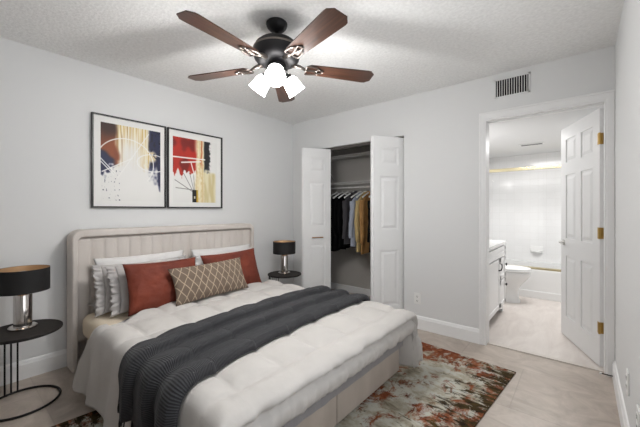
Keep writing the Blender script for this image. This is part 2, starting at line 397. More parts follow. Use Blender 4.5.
CL = [('dress', 'dress', -2.69, 1.44, .66, .20, .030, blk2, 'black speckled dress, first garment beside the folding door with the pull', .0, None, 'black speckled dress'),
      ('jacket', 'jacket', -2.59, 1.45, .70, .215, .031, blk, 'plain black jacket hanging between the speckled dress and thin black shirt', .55, None, 'plain black jacket'),
      ('shirt', 'shirt', -2.50, 1.44, .74, .205, .026, blk, 'thin black shirt hanging directly against the charcoal blazer', .5, None, 'thin black shirt'),
      ('blazer', 'blazer', -2.405, 1.455, .78, .235, .032, gry, 'charcoal grey blazer among the closet clothes', .58, gry, 'charcoal blazer'),
      ('shirt', 'shirt', -2.295, 1.445, .75, .215, .028, blu, 'pale blue cotton shirt hanging in the closet', .56, blu, 'pale blue shirt'),
      ('jacket', 'jacket', -2.212, 1.45, .70, .22, .029, kha, 'khaki cotton jacket between pale blue shirt and camel coat', .6, kha, 'khaki jacket'),
      ('coat', 'coat', -2.125, 1.455, .68, .235, .032, cam_m, 'camel brown coat, the closet garment closest to the outlet wall', .62, cam_m, 'camel coat'),
      ('coat', 'coat', -2.03, 1.45, .70, .215, .030, blk, 'black coat mostly hidden beyond the camel coat', .6, None, 'half-hidden black coat')]
for k, (n, c, x, tp, hm, hw, th, m, lb, sl, col, hl) in enumerate(CL):
    garment(n, c, x, tp, hm, hw, th, m, lb, k*1.7, sl, col, stag=math.radians((-2, 1.5, -1.5, 2, -2, 1, -1, 1)[k]))
    hanger(x, 'white hanger carrying the ' + hl)

# ------------------------------------------------------------------ bathroom furniture
t = thing('vanity', 'white bathroom vanity with arched base and dark pulls', 'vanity', (0, 0, 0))
VX, VY0, VY1 = -.745, 3.42, 4.40
b = B(); box(b, -1.296, VX, VY0, VY1, .1, .82)
for y0, y1 in ((VY0, VY0+.05), (VY1-.05, VY1)): box(b, -1.296, VX, y0, y1, 0, .1)
obj('carcass', b, cab_m, t)
pl = [(VY0+.05, .105)] + [(VY0+.05 + (VY1-VY0-.1)*k/16, .03 + .065*math.sin(PI*k/16)) for k in range(17)] + [(VY1-.05, .105)]
obj('arched_apron', prism(B(), pl, lambda p, q, a: Vector((a, p, q)), VX-.02, VX-.001), cab_m, t)
def front(name, y0, y1, z0, z1):
    b = B(); box(b, VX, VX+.018, y0, y1, z0, z1, bev=.003); s = .045
    if y1-y0 > .2:
        box(b, VX+.017, VX+.024, y0, y0+s, z0, z1); box(b, VX+.017, VX+.024, y1-s, y1, z0, z1); box(b, VX+.017, VX+.024, y0, y1, z0, z0+s); box(b, VX+.017, VX+.024, y0, y1, z1-s, z1)
    return obj(name, b, cab_m, t)
front('false_front', VY0+.012, VY1-.012, .69, .80)
d = front('door', VY0+.012, VY0+.645, .115, .675); hy = VY0+.595
b = B(); tube(b, [(VX+.018, hy, .545), (VX+.045, hy-.008, .553), (VX+.052, hy+.012, .585), (VX+.045, hy+.03, .617), (VX+.018, hy+.022, .627)], .0065, 8); obj('pull', b, black_metal, d)['label'] = 'dark curved pull'
for z0, z1 in ((.43, .675), (.115, .415)):
    d = front('drawer', VY0+.65, VY1-.012, z0, z1)
    zc = .577 if z0 > .3 else .335
    b = B(); lathe(b, [(.006, 0), (.006, .014), (.015, .018), (.017, .024), (.012, .03)], M=Matrix.Translation((VX+.018, VY1-.045, zc)) @ Matrix.Rotation(PI/2, 4, 'Y'), seg=16); obj('knob', b, black_metal, d)['label'] = 'dark round knob'
obj('countertop', bx(-1.298, VX+.028, VY0-.012, VY1+.012, .821, .857, bev=.006), white_gloss, t)

t = thing('toilet', 'white toilet between the vanity and the bathtub', 'toilet', (-1.29, 4.92, 0)); t.scale = (1.04, 1.04, 1.06)
def ell(cx, cy, rx, ry, z, n=32, sq=1.0):
    return [Vector((cx + rx*math.copysign(abs(math.cos(2*PI*i/n))**sq, math.cos(2*PI*i/n)), cy + ry*math.copysign(abs(math.sin(2*PI*i/n))**sq, math.sin(2*PI*i/n)), z)) for i in range(n)]
obj('bowl', loft(B(), [ell(.44, 0, .19, .10, 0, sq=.8), ell(.44, 0, .19, .10, .02, sq=.8), ell(.45, 0, .165, .085, .06), ell(.455, 0, .155, .085, .16), ell(.465, 0, .175, .105, .22), ell(.475, 0, .225, .15, .29), ell(.475, 0, .262, .178, .345), ell(.475, 0, .268, .182, .385), ell(.475, 0, .262, .176, .395)]), white_gloss, t, smooth=60)
obj('seat', loft(B(), [ell(.475, 0, .27, .184, .397), ell(.475, 0, .276, .19, .402), ell(.475, 0, .276, .19, .412), ell(.475, 0, .272, .186, .416)]), white_gloss, t, smooth=60)
obj('lid', loft(B(), [ell(.475, 0, .268, .182, .418), ell(.475, 0, .274, .188, .423), ell(.475, 0, .27, .184, .436), ell(.475, 0, .22, .14, .443)]), white_gloss, t, smooth=60)
obj('tank', bx(.0, .185, -.21, .21, .36, .74, bev=.02), white_gloss, t, smooth=40)
obj('tank_lid', bx(-.005, .195, -.22, .22, .742, .775, bev=.01), white_gloss, t, smooth=40)

t = thing('bathtub', 'white bathtub set into the tiled alcove', 'bathtub', (0, 0, 0))
TX0, TX1 = BXL+.003, BXR-.003
b = B()
box(b, TX0, TX1, TUBY, TUBY+.1, .0, .40, bev=.012); box(b, TX0, TX1, BYB-.075, BYB-.003, .0, .41)
box(b, TX0, TX0+.07, TUBY+.1, BYB-.075, 0, .41); box(b, TX1-.07, TX1, TUBY+.1, BYB-.075, 0, .41); box(b, TX0+.07, TX1-.07, TUBY+.1, BYB-.075, 0, .07)
box(b, TX0, TX1, TUBY-.012, TUBY, 0, .10, bev=.004)
obj('tub_shell', b, white_gloss, t)
glass = bpy.data.materials.new('clear_glass'); glass.use_nodes = True; nt = glass.node_tree
tr = N(nt, 'BsdfTransparent'); tr.inputs[0].default_value = (1, 1, 1, 1); gl = N(nt, 'BsdfGlossy'); gl.inputs['Roughness'].default_value = .03
lw = N(nt, 'Fresnel'); lw.inputs['IOR'].default_value = 1.06; mx = N(nt, 'MixShader'); nt.links.new(lw.outputs[0], mx.inputs[0]); nt.links.new(tr.outputs[0], mx.inputs[1]); nt.links.new(gl.outputs[0], mx.inputs[2])
nt.links.new(mx.outputs[0], nt.nodes['Material Output'].inputs[0])
t = thing('shower_door', 'clear glass shower doors in pale brass rails above the bathtub', 'shower door', (0, 0, 0))
obj('top_rail', bx(TX0, TX1, TUBY+.015, TUBY+.075, 1.80, 1.845, bev=.005), brass_pale, t)
obj('bottom_rail', bx(TX0, TX1, TUBY+.004, TUBY+.07, .4005, .428, bev=.005), brass_pale, t)
obj('glass_pane', bx(TX0+.01, -.3, TUBY+.030, TUBY+.036, .428, 1.80), glass, t)
obj('glass_pane', bx(-.42, TX1-.01, TUBY+.052, TUBY+.058, .428, 1.80), glass, t)
t = thing('soap_dish', 'white ceramic soap dish on the tiled wall above the bathtub', 'soap dish', (-.56, BYB-.001, .6))
obj('back_plate', bx(-.085, .085, -.012, 0, -.05, .055, bev=.005), white_gloss, t, smooth=40)
obj('tray', loft(B(), [[Vector((x*.07, -.012 - y*.06, z)) for x, y in [(math.cos(a), abs(math.sin(a))) for a in [PI*i/12 for i in range(13)]]] for z in (-.035, -.012)]), white_gloss, t, smooth=40)
t = thing('exhaust_vent', 'slim grey exhaust vent in the bathroom ceiling', 'vent', (-.53, 5.1, BH-.001))
obj('vent_frame', bx(-.14, .14, -.05, .05, -.01, 0, bev=.003), trim_m, t)
b = B()
for k in range(4): box(b, -.12, .12, -.034+k*.02, -.026+k*.02, -.0115, -.009)
obj('slat', b, slot_m, t)

# ------------------------------------------------------------------ wall fittings
t = thing('air_vent', 'white slatted air vent high on the wall above the bathroom doorway', 'vent', (-.472, YB, 2.305))
b = B(); W2, H2 = .135, .082
for a in ((-W2, -W2+.012, -H2, H2), (W2-.012, W2, -H2, H2), (-W2, W2, -H2, -H2+.01), (-W2, W2, H2-.01, H2)): box(b, a[0], a[1], -.009, 0, a[2], a[3])
obj('vent_frame', b, wall_m, t)
obj('duct_backing', bx(-W2+.012, W2-.012, -.002, -.0005, -H2+.01, H2-.01), dark_void, t)
for k in range(13):
    x = -W2+.024 + k*.0185
    bb = B(); prism(bb, [(x-.0025, -.003), (x+.0005, -.003), (x+.0035, -.008), (x+.0005, -.008)], lambda p, q, a: Vector((p, q, a)), -H2+.01, H2-.01)
    obj('slat', bb, trim_m, t)
def outlet(label, loc, rz):
    t = thing('wall_outlet', label, 'outlet', loc, rz, group='white wall outlets')
    obj('cover_plate', bx(-.036, .036, -.007, 0, -.058, .058, bev=.003), plate_m, t)
    for z in (-.022, .022):
        s = obj('socket', bx(-.017, .017, -.0095, -.007, z-.014, z+.014, bev=.001), plate_m, t)
        b = B(); box(b, -.008, -.005, -.0101, -.0094, z-.004, z+.008); box(b, .005, .008, -.0101, -.0094, z-.004, z+.008); box(b, -.003, .003, -.0101, -.0094, z-.011, z-.006)
        obj('slot', b, slot_m, s)
    return t
outlet('white outlet on the wall between closet and bathroom doorway', (-1.318, YB, .31), 0)
outlet('white outlet low on the side wall, closest to the bathroom doorway', (XR, 2.27, .34), PI/2*-1)
outlet('white outlet low on the side wall, farther from the bathroom doorway', (XR, 1.86, .345), PI/2*-1)
t = thing('door_stop', 'small dark spring door stop on the baseboard beside the doorway', 'door stop', (XR-.0165, 3.06, .045), 0)
b = B(); tube(b, [(0, 0, 0), (-.06, 0, .0)], .004, 8); obj('spring', b, black_metal, t)
b = B(); tube(b, [(-.06, 0, 0), (-.072, 0, 0)], .008, 10); obj('tip', b, trim_m, t)

# ------------------------------------------------------------------ framed prints
frame_m = mat('black_frame', (20, 18, 17), .4); paper_m = mat('white_mat', (236, 235, 232), .8)
paint_m = bpy.data.materials.new('painted_print'); paint_m.use_nodes = True; nt = paint_m.node_tree
at = N(nt, 'Attribute', attribute_name='paint'); nt.links.new(at.outputs['Color'], nt.nodes['Principled BSDF'].inputs['Base Color']); nt.nodes['Principled BSDF'].inputs['Roughness'].default_value = .6
def mixc(a, b_, f): return tuple(a[i] + (b_[i]-a[i])*f for i in range(3))
def seg_d(u, v, a, b_):
    ax, ay = a; bx_, by = b_; dx, dy = bx_-ax, by-ay; t_ = max(0, min(1, ((u-ax)*dx + (v-ay)*dy)/(dx*dx+dy*dy))); return math.hypot(u-ax-dx*t_, v-ay-dy*t_)
def art_gold(u, v):   # u left to right, v top to bottom
    wht = (232, 231, 228); n1 = fbm(u*6, v*6, 1); st = fbm(u*38, v*2.2, 3); n2 = fbm(u*22, v*22, 5)
    gold = mixc((206, 176, 112), (238, 231, 206), sstep(-.4, .25, st)); gold = mixc(gold, (150, 104, 48), sstep(.18, .4, fbm(u*30, v*1.5, 8))*.7*sstep(.6, .3, u))
    gold = mixc(gold, wht, sstep(.34, .05, math.hypot((u-.48)*1.0, (v-.42)*.8))*.9)
    gold = mixc(gold, wht, sstep(.38, .62, v + .12*n1 - abs(u-.42)*.5)*1.0)
    c = gold
    brn = mixc((52, 26, 16), (136, 68, 30), sstep(.0, .34, v + .1*n1)); navyc = (26, 30, 66)
    lf = mixc(brn, navyc, sstep(.36, .44, v + .1*n1 + .25*max(0, .16-u)))
    lf = mixc(lf, (126, 62, 32), sstep(.16, .25, u)*sstep(.26, .38, v)*sstep(.6, .5, v))
    lf = mixc(lf, wht, sstep(.56, .66, v + .12*n1 + .1*n2 + .25*u))
    c = mixc(lf, c, sstep(.22, .3, u + .05*n1 + .1*max(0, .3-v)))
    c = mixc(c, wht, sstep(.44, .62, v + .1*n2)*sstep(.2, .32, u))
    rt = mixc(navyc, (214, 196, 158), sstep(.11, .05, math.hypot((u-.84)*.9, v-.37)))
    rt = mixc(rt, (18, 20, 44), sstep(.1, .3, n2))
    rt = mixc(rt, wht, sstep(.52, .7, v + .12*n1 + .08*n2 - .22*sstep(.93, 1, u)))
    c = mixc(c, rt, sstep(.76, .82, u + .04*n1))
    if v > .6 and u < .3: c = mixc(c, (50, 54, 84), sstep(.42, .55, fbm(u*40, v*40, 2)))
    ln = min(abs(math.hypot((u-.40)/.47, (v-.50)/.33)-1)*.36 + (1 if (v > .5 and u < .5) or v > .72 else 0), seg_d(u, v, (.78, .06), (.26, .70)), seg_d(u, v, (0, .50), (.2, .66)), abs(math.hypot((u-.86)/.28, (v-.46)/.12)-1)*.14,
             seg_d(u, v, (.02, .63), (.5, .42)), seg_d(u, v, (.0, .46), (.22, .64)))
    return mixc((240, 239, 236), c, sstep(.003, .009, ln))
def art_red(u, v):
    wht = (232, 231, 228); n1 = fbm(u*6, v*6, 11); n2 = fbm(u*24, v*24, 12); st = fbm(u*30, v*2, 14); drip = fbm(u*14, 1, 15)
    red = mixc((180, 38, 20), (120, 22, 13), sstep(-.1, .45, n1)); c = mixc(red, wht, sstep(.52, .56, v + .12*drip + .05*n2))
    gold = mixc((220, 200, 150), (238, 229, 200), sstep(-.3, .3, st + n2*.4))
    low = mixc((212, 198, 150), (228, 220, 188), sstep(-.3, .3, fbm(u*14, v*3, 16)))
    c = mixc(c, gold, sstep(.46, .53, u + .05*n1 + .1*max(0, v-.5)))
    c = mixc(c, (190, 84, 40), sstep(.035, .0, abs(u-.62+.04*n1))*sstep(.5, .3, v)*.8)
    rt = mixc((28, 28, 32), (150, 152, 158), sstep(-.05, .3, n1 + .5*(v-.3))); rt = mixc(rt, wht, sstep(.8, .86, u + .05*n2)); rt = mixc(rt, low, sstep(.44, .54, v + .06*n2))
    c = mixc(c, rt, sstep(.66, .7, u + .03*n1)); c = mixc(c, wht, sstep(.95, .97, u)); c = mixc(c, wht, sstep(.8, .84, u+.04*n2)*sstep(.54, .48, v))
    if u < .5 and v > .55:
        br = min(seg_d(u, v, (.44, .84), (.04, .66)), seg_d(u, v, (.44, .84), (.2, .52)), seg_d(u, v, (.45, .82), (.34, .5)), seg_d(u, v, (.4, .8), (.06, .78)), seg_d(u, v, (.46, .82), (.44, .5)))
        c = mixc((120, 116, 112), c, sstep(.003, .008, br))
    if .41 < u < .54 and v > .8: c = (22, 20, 20) if u < .505 else (196, 160, 40)
    if .45 < u < .48 and .9 < v < .94: c = (220, 215, 200)
    ln = min(seg_d(u, v, (0, .31), (.7, .30))*1.0, seg_d(u, v, (.18, .385), (.6, .34)), seg_d(u, v, (.38, .36), (.48, .62)))
    return mixc((238, 236, 230), c, sstep(.006, .014, ln))
def picture(label, y0, y1, z0, z1, fn, inset):
    t = thing('framed_print', label, 'picture', (XL+.002, (y0+y1)/2, (z0+z1)/2), group='framed abstract prints'); w2, h2 = (y1-y0)/2, (z1-z0)/2; fw = .012
    b = B()
    for a in ((-w2, -w2+fw, -h2, h2), (w2-fw, w2, -h2, h2), (-w2+fw, w2-fw, -h2, -h2+fw), (-w2+fw, w2-fw, h2-fw, h2)): box(b, 0, .028, a[0], a[1], a[2], a[3])
    obj('frame', b, frame_m, t)
    obj('mat_board', bx(.002, .012, -w2+fw, w2-fw, -h2+fw, h2-fw), paper_m, t)
    l, r_, tp, bt = inset; nu, nv = 150, 180; A0, A1, Z0, Z1 = -w2+l, w2-r_, h2-tp, -h2+bt
    b = grid(B(), nu, nv, lambda u, v: Vector((.0135, A0+(A1-A0)*u, Z0+(Z1-Z0)*v)))
    cl = b.verts.layers.float_color.new('paint'); b.verts.ensure_lookup_table()
    for i, vt in enumerate(b.verts):
        vt[cl] = lin(fn((i//nv)/(nu-1), (i % nv)/(nv-1)))
    obj('print', b, paint_m, t)
picture('framed abstract print with gold, navy and brown paint and white loops', .785, 1.388, 1.25, 2.04, art_gold, (.065, .05, .065, .06))
picture('framed abstract print with a red block and small black bottle', 1.403, 2.009, 1.25, 2.04, art_red, (.055, .06, .075, .06))

# ------------------------------------------------------------------ ceiling fan
FX, FY = -1.515, 1.38
fan = thing('ceiling_fan', 'dark bronze ceiling fan with five walnut blades and three lit shades', 'ceiling fan', (FX, FY, 0))
b = B(); lathe(b, [(.022, 2.378), (.034, 2.381), (.05, 2.392), (.062, 2.405), (.068, 2.42), (.068, 2.432), (.06, 2.4395)]); obj('canopy', b, bronze, fan, smooth=50)
b = B(); lathe(b, [(.013, 2.33), (.013, 2.39)], seg=16); obj('downrod', b, bronze, fan, smooth=50)
b = B(); lathe(b, [(.05, 2.168), (.10, 2.172), (.128, 2.184), (.143, 2.202), (.149, 2.225), (.147, 2.262), (.136, 2.29), (.112, 2.31), (.075, 2.322), (.034, 2.335), (.018, 2.345)]); obj('motor_housing', b, bronze, fan, smooth=50)
b = B(); lathe(b, [(.149, 2.255), (.152, 2.261), (.149, 2.267)], capb=False, capt=False, seg=40); obj('trim_band', b, dark_iron, fan, smooth=True)
b = B(); lathe(b, [(.02, 2.10), (.05, 2.104), (.068, 2.115), (.07, 2.13), (.06, 2.142), (.064, 2.155), (.05, 2.166)]); obj('light_fitter', b, bronze, fan, smooth=50)
blade_m = wood_blade()
for k, a in enumerate((-158.0, -84.5, -15.5, 55.5, 130.0)):
    a = math.radians(a)
    bl = []
    r0, r1, w0, w1 = .20, .665, .052, .069
    top = [(r0, -w0*.75), (r0+.02, -w0)] + [(r0+.02+(r1-.05-r0-.02)*i/6, -(w0+(w1-w0)*i/6)) for i in range(1, 7)] + [(r1-.03, -w1+.003), (r1-.012, -w1+.02), (r1, -w1+.03), (r1, -.02)]
    poly = top + [(p, -q) for p, q in top[::-1]]
    b = prism(B(), poly, lambda p, q, z: Vector((p, q, z)), -.003, .003)
    o = obj('blade', b, blade_m, fan, loc=(0, 0, 2.16)); o.rotation_euler = (math.radians(-9), 0, a)
    b = B()
    tube(b, [(.10, 0, .018), (.15, 0, .012), (.19, 0, -.004)], [.016, .012, .009], 10)
    for sg in (-1, 1):
        pts = []
        for i in range(20):
            s = 2*PI*i/20; pts.append((.222 + .042*math.cos(s) + .012*math.cos(2*s), sg*.024 + .022*math.sin(s), -.0075))
        tube(b, pts, .0052, 8, closed=True)
    pts = [(.285 + .022*math.cos(2*PI*i/16), .016*math.sin(2*PI*i/16), -.0075) for i in range(16)]
    tube(b, pts, .005, 8, closed=True)
    o = obj('blade_iron', b, dark_iron, fan, loc=(0, 0, 2.16), smooth=True); o.rotation_euler = (math.radians(-9), 0, a); o['label'] = 'silver scroll blade bracket'
shade_m = mat('lit_frosted_glass', (250, 248, 244), .5, emit=((255, 253, 250), FAN))
for k, a in enumerate((-46, 76, 196)):
    a = math.radians(a)
    M = Matrix.Translation((.05*math.cos(a), .05*math.sin(a), 2.137)) @ Matrix.Rotation(a, 4, 'Z') @ Matrix.Rotation(math.radians(-42), 4, 'Y')
    b = B(); lathe(b, [(.013, .0), (.016, -.03), (.03, -.034), (.031, -.05), (.026, -.055)], M=M, seg=20); ar = obj('light_arm', b, bronze, fan, smooth=50)
    b = B(); lathe(b, [(.028, -.05), (.04, -.058), (.05, -.08), (.054, -.11), (.056, -.135), (.062, -.155), (.059, -.155), (.05, -.13), (.046, -.085), (.028, -.06)], M=M, seg=28, capb=False, capt=False)
    l = bpy.data.lights.new('fan_bulb', 'POINT'); l.energy = BULB; l.shadow_soft_size = .035; l.color = (1, .995, .985)
    lo = bpy.data.objects.new('fan_bulb', l); C.objects.link(lo); lo.location = Vector((FX, FY, 0)) + M @ Vector((0, 0, -.165))
    obj('glass_shade', b, shade_m, fan, smooth=60)['label'] = 'glowing frosted glass shade'

# ------------------------------------------------------------------ rug
def rug_mat():
    m = mat('rug_weave', (190, 186, 172), .95, spec=.1); nt = m.node_tree; bs = nt.nodes['Principled BSDF']
    tc = N(nt, 'TexCoord')
    def nz(scale, st, det=6, dist=1.0, rough=.6, off=0):
        mp = N(nt, 'Mapping'); mp.inputs['Scale'].default_value = st; mp.inputs['Location'].default_value = (off, off*.7, 0); nt.links.new(tc.outputs['Object'], mp.inputs[0])
        n = N(nt, 'TexNoise', Scale=scale, Detail=float(det), Distortion=dist); n.inputs['Roughness'].default_value = rough; nt.links.new(mp.outputs[0], n.inputs['Vector']); return n.outputs['Fac']
    def ramp(f, stops):
        r = N(nt, 'ValToRGB'); e = r.color_ramp.elements; e[0].position, e[0].color = stops[0][0], lin(stops[0][1]); e[1].position, e[1].color = stops[-1][0], lin(stops[-1][1])
        for p, c in stops[1:-1]: x = e.new(p); x.color = lin(c)
        nt.links.new(f, r.inputs[0]); return r.outputs[0]
    def mix(f, a, b2):
        x = N(nt, 'MixRGB'); nt.links.new(f, x.inputs[0]); nt.links.new(a, x.inputs[1]); nt.links.new(b2, x.inputs[2]); return x.outputs[0]
    bw = lambda f, a, b2: ramp(f, [(a, (0, 0, 0)), (b2, (255, 255, 255))])
    base = ramp(nz(6, (1, 1.4, 1), 8, .3, .65), [(.3, (110, 100, 84)), (.44, (158, 152, 136)), (.54, (184, 181, 169)), (.7, (176, 182, 180))])
    base = mix(bw(nz(14, (1, 1.8, 1), 7, .5, .7, 5.1), .58, .66), base, ramp(nz(20, (1, 1, 1), 3), [(.4, (98, 76, 56)), (.6, (140, 112, 88))]))
    rust = ramp(nz(9, (1, 1.5, 1), 6), [(.3, (72, 40, 28)), (.5, (124, 68, 44)), (.7, (152, 104, 74))])
    dark = ramp(nz(12, (1, 1, 1), 5), [(.35, (34, 26, 20)), (.6, (70, 58, 34)), (.75, (98, 70, 40))])
    big = nz(1.15, (1, 1, 1), 2, .4, .5, 3.1)
    f1 = N(nt, 'Math', operation='MULTIPLY_ADD'); nt.links.new(big, f1.inputs[0]); f1.inputs[1].default_value = .75; nt.links.new(nz(8, (1.25, .85, 1), 9, .5, .72, 1.3), f1.inputs[2])
    c = mix(bw(f1.outputs[0], .83, .92), base, rust)
    # dark band towards the end by the bathroom and towards the headboard end, broken up by streaks
    sp = N(nt, 'SeparateXYZ'); nt.links.new(tc.outputs['Object'], sp.inputs[0])
    gx = N(nt, 'Math', operation='ABSOLUTE'); nt.links.new(sp.outputs['X'], gx.inputs[0])
    g2 = N(nt, 'MapRange'); nt.links.new(gx.outputs[0], g2.inputs[0]); g2.inputs[1].default_value = .45; g2.inputs[2].default_value = .83; g2.inputs[3].default_value = 0; g2.inputs[4].default_value = .17
    gy = N(nt, 'MapRange'); nt.links.new(sp.outputs['Y'], gy.inputs[0]); gy.inputs[1].default_value = -.55; gy.inputs[2].default_value = .0; gy.inputs[3].default_value = -.12; gy.inputs[4].default_value = .02
    f2 = N(nt, 'Math', operation='ADD'); nt.links.new(nz(9, (.75, 2.0, 1), 8, .5, .74, 7.7), f2.inputs[0]); nt.links.new(g2.outputs[0], f2.inputs[1])
    c = mix(bw(f2.outputs[0], .60, .66), c, dark)
    nt.links.new(c, bs.inputs['Base Color'])
    bp = N(nt, 'Bump', Strength=.4, Distance=.003); nt.links.new(nz(240, (1, 1, 1), 2), bp.inputs['Height']); nt.links.new(bp.outputs[0], bs.inputs['Normal'])
    return m
rug_a = math.radians(-5.5); RW, RL = 1.68, 2.9
e1 = Vector((math.cos(rug_a), math.sin(rug_a))); e2 = Vector((-math.sin(rug_a), math.cos(rug_a)))
cor = Vector((-.385, 2.77)); cc = cor - e1*RW/2 - e2*RL/2
o = obj('rug', bx(-RW/2, RW/2, -RL/2, RL/2, .0005, .009, bev=.003), rug_mat(), loc=(cc.x, cc.y, 0)); o.rotation_euler = (0, 0, rug_a)
tag(o, 'distressed rust, cream and black area rug under the bed', 'rug')

# ------------------------------------------------------------------ bed
up_m = mat('greige_upholstery', (214, 207, 201), .9, bump=(260, .2, .0012), sheen=.1, stretch=(1, 1, .4), var=(8, (206, 198, 191)))
matt_m = mat('cream_mattress', (226, 212, 190), .85, bump=(120, .15, .001))
base_m = mat('greige_upholstery_shaded', (184, 173, 163), .9, bump=(260, .2, .0012), sheen=.1, stretch=(1, 1, .4), var=(8, (172, 161, 151)))  # headboard upholstery darkened, the base's dimmer light put into its colour
bed = thing('bed', 'upholstered greige bed with channel-tufted winged headboard', 'bed', (0, 0, 0))
HY0, HY1, HT = .62, 2.325, 1.075
def rarc(cy, cz, r, a0, a1, n=10): return [(cy + r*math.cos(a0+(a1-a0)*k/n), cz + r*math.sin(a0+(a1-a0)*k/n)) for k in range(n+1)]
def rrect(y0, y1, z0, z1, r): return [(y0, z0), (y1, z0)] + rarc(y1-r, z1-r, r, 0, PI/2) + rarc(y0+r, z1-r, r, PI/2, PI)
HB = 'BEVEL', dict(width=.013, segments=4, limit_method='ANGLE', angle_limit=.9)
b = prism(B(), rrect(HY0+.03, HY1-.03, .05, HT-.03, .05), lambda p, q, a: Vector((a, p, q)), XL+.022, -3.02)
hb = obj('headboard', b, up_m, bed, smooth=40)
FWD, FTP = .038, .055
u_out = [(HY1, 0)] + rarc(HY1-.075, HT-.075, .075, 0, PI/2) + rarc(HY0+.075, HT-.075, .075, PI/2, PI) + [(HY0, 0)]
u_in = [(HY0+FWD, 0)] + rarc(HY0+FWD+.04, HT-FTP-.04, .04, PI, PI/2) + rarc(HY1-FWD-.04, HT-FTP-.04, .04, PI/2, 0) + [(HY1-FWD, 0)]
b = B()
nO = len(u_out); ring = u_out + u_in
vsA = [b.verts.new((XL+.02, p, q)) for p, q in ring]; vsB = [b.verts.new((-2.935, p, q)) for p, q in ring]
nt_ = len(ring)
for i in range(nt_): b.faces.new((vsA[i], vsA[(i+1) % nt_], vsB[(i+1) % nt_], vsB[i]))
for k in range(nO-1):
    o1, o2, i1, i2 = k, k+1, nt_-1-k, nt_-2-k
    b.faces.new((vsA[o1], vsA[o2], vsA[i2], vsA[i1])); b.faces.new((vsB[o1], vsB[i1], vsB[i2], vsB[o2]))
obj('headboard_frame', b, up_m, hb, smooth=40, mods=[HB])
NCH = 18; PY0, PY1 = HY0+FWD-.004, HY1-FWD+.004
def chan(u, v):
    y = PY0 + (PY1-PY0)*u; z = .2 + (HT-FTP-.2+.004)*v; s = abs(math.sin(PI*u*NCH))**.5
    edge = min(1, (1-v)*.815/.02, v/.03); edge = math.sqrt(max(0, 1-(1-edge)**2))
    return Vector((-3.0 + (.022 + .014*s)*edge, y, z))
obj('channel_panel', grid(B(), NCH*12+1, 40, chan), up_m, hb, smooth=True)
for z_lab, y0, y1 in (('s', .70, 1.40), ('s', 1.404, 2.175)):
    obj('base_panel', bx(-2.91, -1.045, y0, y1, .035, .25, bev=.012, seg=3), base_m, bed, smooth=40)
for x in (-2.8, -1.15):
    for y in (.78, 2.13):
        b = B(); lathe(b, [(.018, .0095), (.024, .0345)], x, y, 14); obj('foot', b, black_metal, bed)
def softbox(x0, x1, y0, y1, z0, z1, r):
    return bx(x0, x1, y0, y1, z0, z1, bev=r, seg=5)
mt = obj('mattress', softbox(-2.955, -1.04, 0.675, 2.165, .252, .435, .06), matt_m, smooth=True)
tag(mt, 'cream mattress resting on the upholstered bed base', 'mattress')

# ---- draped cloth model: distance a along the bed from the hem by the pillows, b across from the centre line
TOPZ, YA, YC = .497, .672, 2.165
def interp(pl, s):
    x = y = 0
    for (x0, y0), (x1, y1) in zip(pl, pl[1:]):
        L = math.hypot(x1-x0, y1-y0)
        if s <= L: f = s/L; return (x0+(x1-x0)*f, y0+(y1-y0)*f)
        s -= L; x, y = x1, y1
    return (x, y)
def smooth_pl(pl, it=3):
    for _ in range(it):
        q = [pl[0]]
        for a, b_ in zip(pl, pl[1:]): q += [(a[0]*.75+b_[0]*.25, a[1]*.75+b_[1]*.25), (a[0]*.25+b_[0]*.75, a[1]*.25+b_[1]*.75)]
        pl = q + [pl[-1]]
    return pl
FOOT = smooth_pl([(0, 0), (.05, -.004), (.088, -.03), (.092, -.055), (.06, -.072), (.064, -.082), (.088, -.10), (.09, -.135), (.074, -.172)], 2)
SIDE = smooth_pl([(0, 0), (.035, -.008), (.062, -.035), (.075, -.09), (.085, -.2), (.10, -.32), (.115, -.425)], 2)
plen = lambda pl: sum(math.hypot(a[0]-b_[0], a[1]-b_[1]) for a, b_ in zip(pl, pl[1:]))
LF, LS = plen(FOOT), plen(SIDE)
XF = -1.035     # where the flat top ends at the foot
PC = .30
TY0, TY1, TWD = YA-.275, YC+.30, .60
def throw_x(hy):
    v = (hy-TY0)/(TY1-TY0); return -1.93 + .13*sstep(.32, 0, v) + .03*math.sin(v*7)
